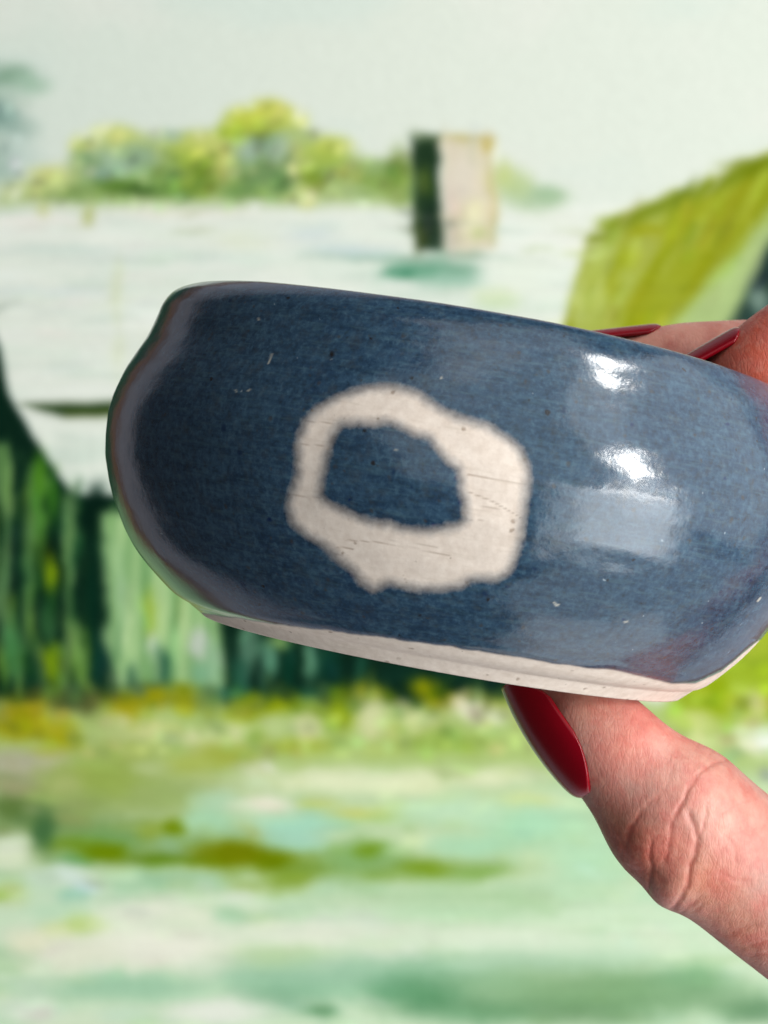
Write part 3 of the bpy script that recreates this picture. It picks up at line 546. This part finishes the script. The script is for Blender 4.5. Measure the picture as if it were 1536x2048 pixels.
    bmix = ramp(nt, edge, [(0.15, 0.0), (0.88, 1.0)])
    cc = mixc(nt, bmix, c, k)
    cc = mixc(nt, halo, cc, lin((96, 86, 74)))
    nt.links.new(cc, bs.inputs['Base Color'])
    r = math_n(nt, 'ADD', math_n(nt, 'MULTIPLY', bmix, 0.52), math_n(nt, 'ADD', 0.11, math_n(nt, 'MULTIPLY', n_mid, 0.11)))
    nt.links.new(r, bs.inputs['Roughness'])
    sp = math_n(nt, 'SUBTRACT', 0.78, math_n(nt, 'MULTIPLY', bmix, 0.60)); nt.links.new(sp, bs.inputs['Specular IOR Level'])
    # orange-peel of the glaze, grain of the clay
    hh = math_n(nt, 'ADD', math_n(nt, 'MULTIPLY', noise(nt, O, 900, 3, 0.55), 0.55), math_n(nt, 'MULTIPLY', noise(nt, O, 2600, 2, 0.6), 0.40))
    hh = math_n(nt, 'SUBTRACT', hh, math_n(nt, 'MULTIPLY', aC.outputs['Fac'], 0.8))
    b1 = node(nt, 'ShaderNodeBump', i_Strength=0.55, i_Distance=0.00005); nt.links.new(hh, b1.inputs['Height'])
    nt.links.new(b1.outputs[0], bs.inputs['Normal'])
    return m
m_dish = dish_material()

dish = bpy.data.objects.new('ceramic_dish', None); col.objects.link(dish)
dish.location = (FOOT[0] * MM, FOOT[1] * MM, FOOT[2] * MM + CAMZ); dish.rotation_euler = (0, TILT, 0)
dish.empty_display_size = 0.02
tag(dish, 'blue-grey glazed ceramic dish with bare cream ring mark and foot, held in a hand', 'dish')

# surface marks measured on the wall of the dish
Q = np.concatenate([np.stack([qx, qy], -1), np.full((len(vi) + len(vu), 2), -9999.0)]); fr = np.concatenate([frontv, np.zeros(len(vi) + len(vu), bool)])
def mark_pts(pts):
    w = np.zeros(len(Q))
    for (x, y, r) in pts:
        s = fr & (np.abs(Q[:, 0] - x) < 40) & (np.abs(Q[:, 1] - y) < 40)
        d = np.hypot(Q[s, 0] - x, Q[s, 1] - y) + 3 * (vnoise(Q[s, 0] / 4, Q[s, 1] / 4, int(x) % 50) - 0.5)
        w[s] = np.maximum(w[s], 1 - sstep(r * 0.3, r * 1.1, d))
    return w
def mark_lines(lines):
    w = np.zeros(len(Q))
    for (pts, r, a) in lines:
        p = np.array(pts, float); lo = p.min(0) - 20; hi = p.max(0) + 20
        s = fr & (Q[:, 0] > lo[0]) & (Q[:, 0] < hi[0]) & (Q[:, 1] > lo[1]) & (Q[:, 1] < hi[1])
        d = seg_dist(Q[s, 0], Q[s, 1], pts); w[s] = np.maximum(w[s], a * (1 - sstep(r * 0.3, r * 1.35, d)))
    return w
spots = mark_pts([(665, 709, 7), (577, 596, 4.5), (696, 676, 3), (692, 565, 3), (655, 897, 4.5), (730, 862, 4.5), (757, 1052, 5), (824, 757, 4), (1128, 672, 4), (962, 919, 3), (1180, 680, 3.5), (1282, 1206, 3), (1057, 800, 3), (911, 760, 3), (520, 1210, 3), (800, 1270, 3), (840, 1230, 3)])
cobalt = mark_pts([(1454, 849, 5), (1449, 957, 4), (1262, 849, 5), (540, 1040, 6), (868, 1050, 6), (913, 955, 6), (1310, 1105, 3), (1060, 1010, 3), (1500, 1160, 3), (1245, 1238, 3), (920, 1005, 5), (700, 1000, 4)])
lint = mark_lines([([(545, 708), (541, 718), (538, 727)], 1.6, .8), ([(472, 780), (474, 783)], 2, .6), ([(497, 782), (501, 780)], 2, .7), ([(1108, 1205), (1112, 1211), (1116, 1209)], 2.2, .9), ([(1514, 1202), (1519, 1196)], 2.2, .9), ([(1248, 1244), (1254, 1243)], 2, .8), ([(518, 638), (519, 640)], 2, .8), ([(882, 755), (884, 757)], 2, .9), ([(792, 899), (793, 901)], 2, .8)])
scr = mark_lines([([(690, 1080), (760, 1085), (830, 1097), (900, 1112)], 1.3, .55), ([(672, 1094), (706, 1098)], 1.4, .7), ([(780, 1080), (876, 1095)], 1.0, .4), ([(936, 950), (990, 960), (1050, 971)], 1.5, .8), ([(936, 984), (985, 1003), (1040, 1035)], 1.3, .6), ([(940, 1010), (1000, 1018)], 1.0, .4),
                  ([(608, 842), (680, 848)], 1.2, .5), ([(596, 888), (650, 892)], 1.2, .5), ([(585, 990), (640, 997)], 1.2, .45), ([(940, 1040), (970, 1041)], 1.0, .4), ([(806, 1150), (812, 1165)], 1.2, .4), ([(590, 1100), (700, 1112)], 1.0, .3), ([(760, 870), (860, 885)], 1.0, .2)])

def split_piece(name, fsel, parent):
    f = allf[fsel]; used = np.unique(f); remap = np.full(len(allv), -1, int); remap[used] = np.arange(len(used))
    o = mesh_from(name, allv[used], remap[f], m_dish, parent)
    set_attr(o, 'bare', bare_all[used])
    for nme, arr in (('spot', spots), ('cobalt', cobalt), ('lint', lint), ('scratch', scr)): set_attr(o, nme, arr[used])
    o.data.normals_split_custom_set_from_vertices(VN[used])
    return o
# smooth normals of the whole dish, so that its pieces shade as one surface
fn = np.cross(allv[allf[:, 2]] - allv[allf[:, 0]], allv[allf[:, 3]] - allv[allf[:, 1]])
VN = np.zeros_like(allv)
for j in range(4): np.add.at(VN, allf[:, j], fn)
VN /= np.maximum(np.linalg.norm(VN, axis=1, keepdims=True), 1e-12)
fO = dO_all[allf].mean(1) < 0; fF = (dF_all[allf].mean(1) < 0) & ~fO
body = split_piece('glazed_wall', ~(fO | fF), dish)
ringm = split_piece('ring_mark', fO, dish); ringm['label'] = 'bare cream ring left unglazed on the blue wall'
foot = split_piece('foot', fF, dish); foot['label'] = 'bare cream clay foot band below the glaze line'

# ------------------------------------------------------------------ the hand
def skin_material():
    m, nt, bs = new_mat('skin')
    tc = node(nt, 'ShaderNodeTexCoord'); O = tc.outputs['Object']
    a = node(nt, 'ShaderNodeVertexColor', layer_name='tone')
    c = mixc(nt, ramp(nt, noise(nt, O, 260, 4, 0.6), [(0.40, 0.0), (0.66, 0.7)]), a.outputs['Color'], lin((190, 100, 88)))
    c = mixc(nt, ramp(nt, noise(nt, O, 900, 3, 0.6), [(0.45, 0.0), (0.75, 0.35)]), c, lin((214, 158, 138)))
    nt.links.new(c, bs.inputs['Base Color'])
    bs.inputs['Subsurface Weight'].default_value = 0.22
    bs.inputs['Subsurface Radius'].default_value = (1.0, 0.35, 0.2); bs.inputs['Subsurface Scale'].default_value = 0.0035
    bs.inputs['Specular IOR Level'].default_value = 0.42
    nt.links.new(ramp(nt, noise(nt, O, 700, 3), [(0.3, 0.36), (0.7, 0.52)]), bs.inputs['Roughness'])
    # skin lines: stretched cells plus pores
    mp = node(nt, 'ShaderNodeMapping'); mp.inputs['Rotation'].default_value = (0, math.radians(40), 0); mp.inputs['Scale'].default_value = (1.7, 1, 0.55)
    nt.links.new(O, mp.inputs['Vector'])
    v1 = node(nt, 'ShaderNodeTexVoronoi', i_Scale=900.0, feature='DISTANCE_TO_EDGE'); nt.links.new(mp.outputs[0], v1.inputs['Vector'])
    v2 = node(nt, 'ShaderNodeTexVoronoi', i_Scale=2000.0, feature='DISTANCE_TO_EDGE'); nt.links.new(mp.outputs[0], v2.inputs['Vector'])
    h = math_n(nt, 'ADD', math_n(nt, 'MULTIPLY', ramp(nt, v1.outputs['Distance'], [(0, 0), (0.16, 1)]), 0.5), math_n(nt, 'MULTIPLY', ramp(nt, v2.outputs['Distance'], [(0, 0), (0.2, 1)]), 0.3))
    h = math_n(nt, 'ADD', h, math_n(nt, 'MULTIPLY', noise(nt, O, 420, 4), 0.8))
    b = node(nt, 'ShaderNodeBump', i_Strength=0.32, i_Distance=0.00010); nt.links.new(h, b.inputs['Height']); nt.links.new(b.outputs[0], bs.inputs['Normal'])
    return m
def polish_material():
    m, nt, bs = new_mat('red_nail_polish')
    bs.inputs['Base Color'].default_value = (*lin((132, 2, 20)), 1)
    bs.inputs['Roughness'].default_value = 0.24; bs.inputs['Specular IOR Level'].default_value = 0.35
    tc = node(nt, 'ShaderNodeTexCoord')
    b = node(nt, 'ShaderNodeBump', i_Strength=0.2, i_Distance=0.00005); nt.links.new(noise(nt, tc.outputs['Object'], 500, 2), b.inputs['Height']); nt.links.new(b.outputs[0], bs.inputs['Normal'])
    return m
m_skin = skin_material(); m_nail = polish_material()

def unit(v): return v / max(np.linalg.norm(v), 1e-9)
def tube(chain, side_hint, nseg=28, sub=6):
    """closed loft through (point, in-plane radius, depth radius); rounded at both ends"""
    pts = np.array([c[0] for c in chain]); ra = np.array([c[1] for c in chain]); rb_ = np.array([c[2] for c in chain])
    n = len(pts); T = np.linspace(0, n - 1, (n - 1) * sub + 1)
    def cr(a):
        out = []
        for t in T:
            i = min(int(t), n - 2); f = t - i
            p0 = a[max(i - 1, 0)]; p1 = a[i]; p2 = a[i + 1]; p3 = a[min(i + 2, n - 1)]
            out.append(0.5 * ((2 * p1) + (-p0 + p2) * f + (2 * p0 - 5 * p1 + 4 * p2 - p3) * f * f + (-p0 + 3 * p1 - 3 * p2 + p3) * f ** 3))
        return np.array(out)
    C = cr(pts); A = cr(ra); B = cr(rb_)
    tan = np.gradient(C, axis=0); rows = []
    def row(c, t, a, b):
        t = unit(t); e = unit(np.cross(t, side_hint)); s = unit(np.cross(e, t))
        ang = np.linspace(0, 2 * math.pi, nseg, endpoint=False)
        return c + np.outer(np.cos(ang) * a, e) + np.outer(np.sin(ang) * b, s)
    m0 = 0.5 * (A[0] + B[0]); m1 = 0.5 * (A[-1] + B[-1])
    for k in (80, 60, 40, 20):
        a_ = math.radians(k); rows.append(row(C[0] - unit(tan[0]) * m0 * math.sin(a_), tan[0], A[0] * math.cos(a_), B[0] * math.cos(a_)))
    for i in range(len(C)): rows.append(row(C[i], tan[i], A[i], B[i]))
    for k in (20, 40, 60, 80):
        a_ = math.radians(k); rows.append(row(C[-1] + unit(tan[-1]) * m1 * math.sin(a_), tan[-1], A[-1] * math.cos(a_), B[-1] * math.cos(a_)))
    V = np.concatenate(rows); m = len(rows); F = []
    for i in range(m - 1):
        for j in range(nseg):
            F.append((i * nseg + j, i * nseg + (j + 1) % nseg, (i + 1) * nseg + (j + 1) % nseg, (i + 1) * nseg + j))
    caps = [list(range(nseg))[::-1], [(m - 1) * nseg + j for j in range(nseg)]]
    return V, F, caps

VIEW = np.array([0, 1.0, 0])
def px_chain(l):     # (px, py, depth, in-plane radius px, depth/in-plane ratio)
    return [(P(x, y, d), r * d / FPX, r * d / FPX * k) for (x, y, d, r, k) in l]
thumb = px_chain([(1118, 1392, 230, 56, 1.1), (1152, 1420, 229, 92, 1.05), (1205, 1477, 228, 107, 1.0), (1268, 1545, 228, 119, .97), (1335, 1612, 228, 150, .95), (1402, 1672, 229, 152, .95), (1472, 1724, 231, 148, .95), (1562, 1790, 234, 152, .95), (1680, 1868, 238, 162, .95), (1800, 1930, 241, 182, .95), (2050, 1975, 246, 205, 1.0), (2350, 1880, 254, 230, 1.0)])
index = px_chain([(1448, 800, 237, 78, 1.1), (1490, 772, 236.5, 101, 1.06), (1545, 738, 236, 112, 1.05), (1615, 692, 236, 116, 1.0), (1720, 620, 236, 122, 1.0), (1840, 585, 236, 126, 1.0), (2000, 640, 237, 130, 1.0), (2190, 790, 238, 138, 1.0), (2330, 930, 240, 158, 1.0)])
middle = px_chain([(1238, 728, 253, 54, 1.1), (1285, 727, 252.5, 68, 1.1), (1350, 729, 252, 84, 1.08), (1460, 736, 252, 98, 1.0), (1580, 738, 254, 108, 1.0), (1760, 690, 256, 116, 1.0), (1960, 640, 258, 124, 1.0), (2180, 740, 260, 136, 1.0), (2340, 890, 262, 150, 1.0)])
ringf = px_chain([(1790, 1030, 268, 80, 1.0), (1860, 930, 271, 100, 1.0), (1930, 820, 275, 108, 1.0), (2040, 740, 278, 112, 1.0), (2200, 780, 280, 122, 1.0), (2360, 930, 282, 140, 1.0)])
little = px_chain([(1850, 1090, 286, 66, 1.0), (1910, 1010, 289, 84, 1.0), (1990, 930, 293, 92, 1.0), (2090, 880, 296, 96, 1.0), (2220, 900, 298, 105, 1.0), (2370, 1010, 300, 122, 1.0)])
palm = [px_chain([(2330, 930, 240, 158, 1.0), (2550, 1250, 250, 200, 1.0), (2760, 1600, 262, 220, 1.0), (3050, 1950, 275, 260, 1.0), (3400, 2300, 285, 290, 1.0)]),
        px_chain([(2340, 890, 262, 150, 1.0), (2580, 1220, 268, 190, 1.0), (2800, 1580, 274, 220, 1.0)]),
        px_chain([(2360, 930, 282, 140, 1.0), (2600, 1240, 284, 190, 1.0), (2820, 1600, 284, 220, 1.0)]),
        px_chain([(2370, 1010, 300, 122, 1.0), (2600, 1320, 298, 180, 1.0), (2820, 1640, 294, 220, 1.0)]),
        px_chain([(2100, 1940, 238, 190, 1.0), (2400, 1800, 252, 260, 1.0), (2760, 1650, 268, 260, 1.0)]),
        px_chain([(2260, 1700, 248, 120, 0.7), (2400, 1400, 252, 150, 0.8), (2440, 1150, 250, 140, 0.8)])]
bm = bmesh.new()
for ch in [thumb, index, middle, ringf, little] + palm:
    V, F, caps = tube(ch, VIEW)
    vs_ = [bm.verts.new(v * MM) for v in V]
    for f in F: bm.faces.new([vs_[i] for i in f])
    for c in caps: bm.faces.new([vs_[i] for i in c])
bmesh.ops.recalc_face_normals(bm, faces=bm.faces)
tmp = bpy.data.meshes.new('hand_raw'); bm.to_mesh(tmp); bm.free()
ob = bpy.data.objects.new('hand_raw', tmp); col.objects.link(ob)
md_ = ob.modifiers.new('remesh', 'REMESH'); md_.mode = 'VOXEL'; md_.voxel_size = 0.0006
dg = bpy.context.evaluated_depsgraph_get()
me = bpy.data.meshes.new_from_object(ob.evaluated_get(dg))
bpy.data.objects.remove(ob); bpy.data.meshes.remove(tmp)

def relax(me, n, lam=0.5, mask=None):
    nv = len(me.vertices); co = np.empty(nv * 3, np.float32); me.vertices.foreach_get('co', co); co = co.reshape(-1, 3).astype(float)
    e = np.empty(len(me.edges) * 2, np.int32); me.edges.foreach_get('vertices', e); e = e.reshape(-1, 2)
    deg = np.bincount(e.ravel(), minlength=nv)[:, None]
    for i in range(n):
        s = np.stack([np.bincount(e[:, 0], co[e[:, 1], k], nv) + np.bincount(e[:, 1], co[e[:, 0], k], nv) for k in range(3)], -1)
        d = lam * (s / np.maximum(deg, 1) - co)
        co = co + (d if mask is None else d * mask[:, None])
    me.vertices.foreach_set('co', co.astype(np.float32).ravel()); me.update()
relax(me, 14)
# more resolution where the photograph looks closely
def refine(me, cond):
    b = bmesh.new(); b.from_mesh(me)
    es = set()
    for f in b.faces:
        c = f.calc_center_median()
        if cond(c.x * 1000, c.y * 1000, c.z * 1000): es.update(f.edges)
    bmesh.ops.subdivide_edges(b, edges=list(es), cuts=1, use_grid_fill=True)
    b.to_mesh(me); b.free()
def seen(x, y, z):
    px = 768 + x / y * FPX; py = 1024 - z / y * FPX
    return px < 1560 and 1350 < py < 2060 and y < 233
refine(me, seen); refine(me, seen); relax(me, 4, 0.5)

def arrays(me):
    nv = len(me.vertices); co = np.empty(nv * 3, np.float32); me.vertices.foreach_get('co', co)
    no = np.empty(nv * 3, np.float32); me.vertices.foreach_get('normal', no)
    return co.reshape(-1, 3).astype(float) * 1000, no.reshape(-1, 3).astype(float)
co, no = arrays(me)
hx, hy = to_px(co)
facing = sstep(0.02, 0.25, -(no * co).sum(1) / np.linalg.norm(co, axis=1))
tzone = (hx < 1600) & (hy > 1340) & (co[:, 1] < 241)
tone = np.zeros((len(co), 3)); tone[:] = lin((178, 131, 119))
creases = [([(1375, 1623), (1389, 1653), (1395, 1680), (1389, 1711), (1379, 1731), (1375, 1764), (1361, 1792), (1347, 1815), (1344, 1828)], 6, 0.95, 1),
 ([(1376, 1575), (1370, 1595), (1351, 1627), (1342, 1657), (1336, 1704), (1329, 1722)], 5, 0.42, 1), ([(1282, 1625), (1261, 1657), (1252, 1685), (1252, 1700)], 6, 0.55, 1),
 ([(1328, 1588), (1300, 1604), (1282, 1625)], 5, 0.25, .6), ([(1305, 1676), (1300, 1708), (1303, 1736), (1300, 1764), (1298, 1794)], 5, 0.6, 1),
 ([(1254, 1736), (1284, 1743), (1310, 1741), (1331, 1759)], 6, 0.35, .7), ([(1416, 1606), (1407, 1657), (1398, 1678)], 4, 0.35, .7),
 ([(1462, 1514), (1448, 1521), (1425, 1528), (1395, 1550), (1372, 1590), (1352, 1630)], 5, 0.40, .8), ([(1400, 1794), (1370, 1817), (1350, 1835)], 6, 0.35, .7), ([(1412, 1802), (1385, 1822)], 4, 0.22, .5),
 ([(1455, 1866), (1500, 1852), (1545, 1846)], 7, 0.3, .7), ([(1490, 1893), (1545, 1880)], 5, 0.25, .5), ([(1495, 1910), (1545, 1905)], 4, 0.2, .4), ([(1446, 1668), (1468, 1690), (1474, 1735)], 4, 0.22, .3),
 ([(1500, 1600), (1470, 1610), (1440, 1630)], 4, 0.2, .4), ([(1450, 1480), (1425, 1500), (1408, 1528)], 3.5, 0.16, .3), ([(1420, 1462), (1402, 1480), (1388, 1506)], 3.5, 0.14, .3), ([(1235, 1665), (1245, 1690), (1240, 1720)], 4, 0.2, .5),
 ([(1222, 1650), (1230, 1684)], 4, 0.18, .4), ([(1355, 1520), (1340, 1550), (1330, 1580)], 4, 0.12, .3), ([(1510, 1690), (1520, 1730), (1515, 1770)], 4, 0.2, .3), ([(1440, 1745), (1465, 1760), (1500, 1765)], 5, 0.22, .4)]
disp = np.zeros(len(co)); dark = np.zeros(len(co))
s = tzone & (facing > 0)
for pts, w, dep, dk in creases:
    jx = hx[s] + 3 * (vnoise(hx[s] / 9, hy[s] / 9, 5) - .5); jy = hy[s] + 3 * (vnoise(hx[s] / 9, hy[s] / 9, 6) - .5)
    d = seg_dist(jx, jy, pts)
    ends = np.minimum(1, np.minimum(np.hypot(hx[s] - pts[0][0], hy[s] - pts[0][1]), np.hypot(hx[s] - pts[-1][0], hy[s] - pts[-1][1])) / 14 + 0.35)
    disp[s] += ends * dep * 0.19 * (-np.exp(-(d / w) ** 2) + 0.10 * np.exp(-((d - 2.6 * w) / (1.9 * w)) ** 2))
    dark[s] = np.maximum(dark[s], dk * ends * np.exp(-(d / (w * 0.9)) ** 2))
disp[s] += 0.16 * (fbm(hx[s] / 34, hy[s] / 34, 121, 3) - 0.5) * sstep(60, 140, seg_dist(hx[s], hy[s], [(1100, 1390), (1165, 1580)]))
disp *= facing
# soft folds of skin at the joint
def bump(x, y, r, a):
    return a * np.exp(-(((hx - x) ** 2 + (hy - y) ** 2) / (r * r)))
disp += tzone * (bump(1352, 1770, 38, .55) + bump(1285, 1695, 34, .35) + bump(1330, 1790, 40, .5) + bump(1230, 1560, 40, .1))
co2 = co + no * disp[:, None]
# flesh flattens where it presses against the underside of the dish
lc = (co2 - FOOT) @ ROT
over = tzone & (lc[:, 2] > -0.05) & (np.hypot(lc[:, 0], lc[:, 1]) < 60) & (lc[:, 2] < 14)
lc[over, 2] = -0.05
near = tzone & (lc[:, 2] > -2.0) & (lc[:, 2] <= -0.05)
co2 = np.where(over[:, None], lc @ ROT.T + FOOT, co2)
me.vertices.foreach_set('co', (co2 * MM).astype(np.float32).ravel()); me.update()
mask = np.zeros(len(co)); mask[tzone & (lc[:, 2] > -4)] = 0.6
relax(me, 6, 0.5, mask)
co3, no3 = arrays(me)

def blot(x, y, r, c, a):
    w = (a * np.exp(-(((hx - x) ** 2 + (hy - y) ** 2) / (r * r))) * tzone)[:, None]
    tone[:] = tone * (1 - w) + lin(c) * w
blot(1300, 1425, 70, (222, 128, 118), .75); blot(1255, 1490, 60, (200, 104, 84), .7); blot(1390, 1480, 60, (222, 150, 134), .6); blot(1290, 1690, 60, (200, 112, 84), .6)
blot(1420, 1760, 70, (206, 124, 88), .7); blot(1480, 1880, 70, (200, 120, 84), .6); blot(1460, 1640, 80, (224, 160, 140), .6); blot(1380, 1550, 60, (220, 158, 130), .6); blot(1220, 1640, 46, (190, 124, 98), .6); blot(1180, 1410, 50, (206, 144, 118), .6)
blot(1285, 1735, 62, (168, 84, 62), .7); blot(1245, 1690, 50, (160, 92, 70), .6); blot(1360, 1545, 70, (200, 152, 138), .7)
blot(1350, 1690, 30, (224, 140, 116), .5); blot(1330, 1780, 30, (216, 150, 130), .5)
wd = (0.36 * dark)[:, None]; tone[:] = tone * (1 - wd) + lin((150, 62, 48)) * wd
fing = (hy < 900) & (hx > 1100)
tone[fing] = lin((222, 156, 138))
idxf = fing & (co[:, 1] < 246) & (hx > 1380)
tone[idxf] = lin((200, 94, 72))  # redder tone holds the warm light through the index fingertip
hand = bpy.data.objects.new('hand', me); col.objects.link(hand); me.name = 'hand'
HORG = np.array([150.0, 262.0, -60.0])          # middle of the palm
hand.location = (HORG[0] * MM, HORG[1] * MM, HORG[2] * MM + CAMZ)
me.vertices.foreach_set('co', ((co3 - HORG) * MM).astype(np.float32).ravel()); me.update()
me.materials.clear(); me.materials.append(m_skin)
me.polygons.foreach_set('use_smooth', np.ones(len(me.polygons), bool))
set_color(hand, 'tone', tone)
tag(hand, 'bare hand with red nails gripping the dish between thumb and two fingertips', 'hand')

def nail(name, base_c, tip_c, r0, r1, dorsal, half, label, flat=1.0, cut=0.26, arch=0.0):
    """curved plate: base_c/tip_c on the finger axis (mm), r plate radius, dorsal = outward direction"""
    ax = unit(tip_c - base_c); D = unit(dorsal - ax * (dorsal @ ax)); E = np.cross(ax, D); L = np.linalg.norm(tip_c - base_c)
    ns, nt_ = 40, 36; V = []
    for lay_ in (0, 1):
        for i in range(ns):
            for j in range(nt_):
                t = -1 + 2 * j / (nt_ - 1); a = math.radians(half) * t
                s0 = cut * (1 - math.sqrt(max(0, 1 - 0.98 * t * t))); s1 = 1 - 0.34 * (1 - math.sqrt(max(0, 1 - 0.96 * t * t)))
                s_ = s0 + (s1 - s0) * i / (ns - 1); r = r0 + (r1 - r0) * s_ + arch * 4 * s_ * (1 - s_)
                r -= 0.45 * lay_ + 0.12 * (abs(t) ** 6) + 1.6 * math.exp(-s_ / 0.035)
                V.append(base_c + ax * L * s_ + r * (math.cos(a) * D * flat + math.sin(a) * E))
    V = np.array(V); F = []; n1 = ns * nt_
    for i in range(ns - 1):
        for j in range(nt_ - 1):
            a = i * nt_ + j; F.append((a, a + 1, a + nt_ + 1, a + nt_)); F.append((n1 + a, n1 + a + nt_, n1 + a + nt_ + 1, n1 + a + 1))
    rim = [j for j in range(nt_)] + [i * nt_ + nt_ - 1 for i in range(1, ns)] + [(ns - 1) * nt_ + j for j in range(nt_ - 2, -1, -1)] + [i * nt_ for i in range(ns - 2, 0, -1)]
    for a, b in zip(rim, rim[1:] + rim[:1]): F.append((b, a, n1 + a, n1 + b))
    o = mesh_from(name, V - HORG, F, m_nail, hand)
    b = bmesh.new(); b.from_mesh(o.data); bmesh.ops.recalc_face_normals(b, faces=b.faces); b.to_mesh(o.data); b.free()
    o['label'] = label
    return o
# thumb nail: faces down-left and a little towards the camera
nail('thumb_nail', P(1260, 1537, 228), P(1096, 1310, 230.5), 7.40, 7.0, np.array([-0.81, -0.34, -0.59]), 49, 'glossy dark red nail of the thumb under the dish', flat=0.98, cut=0.52, arch=1.0)
nail('index_nail', P(1532, 748, 236), P(1400, 814, 237), 6.95, 6.5, np.array([-0.50, 0.30, 0.80]), 54, 'red nail of the nearer fingertip on the rim')
nail('middle_nail', P(1334, 727, 252), P(1170, 738, 253), 5.35, 4.9, np.array([-0.05, 0.32, 1.0]), 56, 'red nail of the farther fingertip behind the rim')
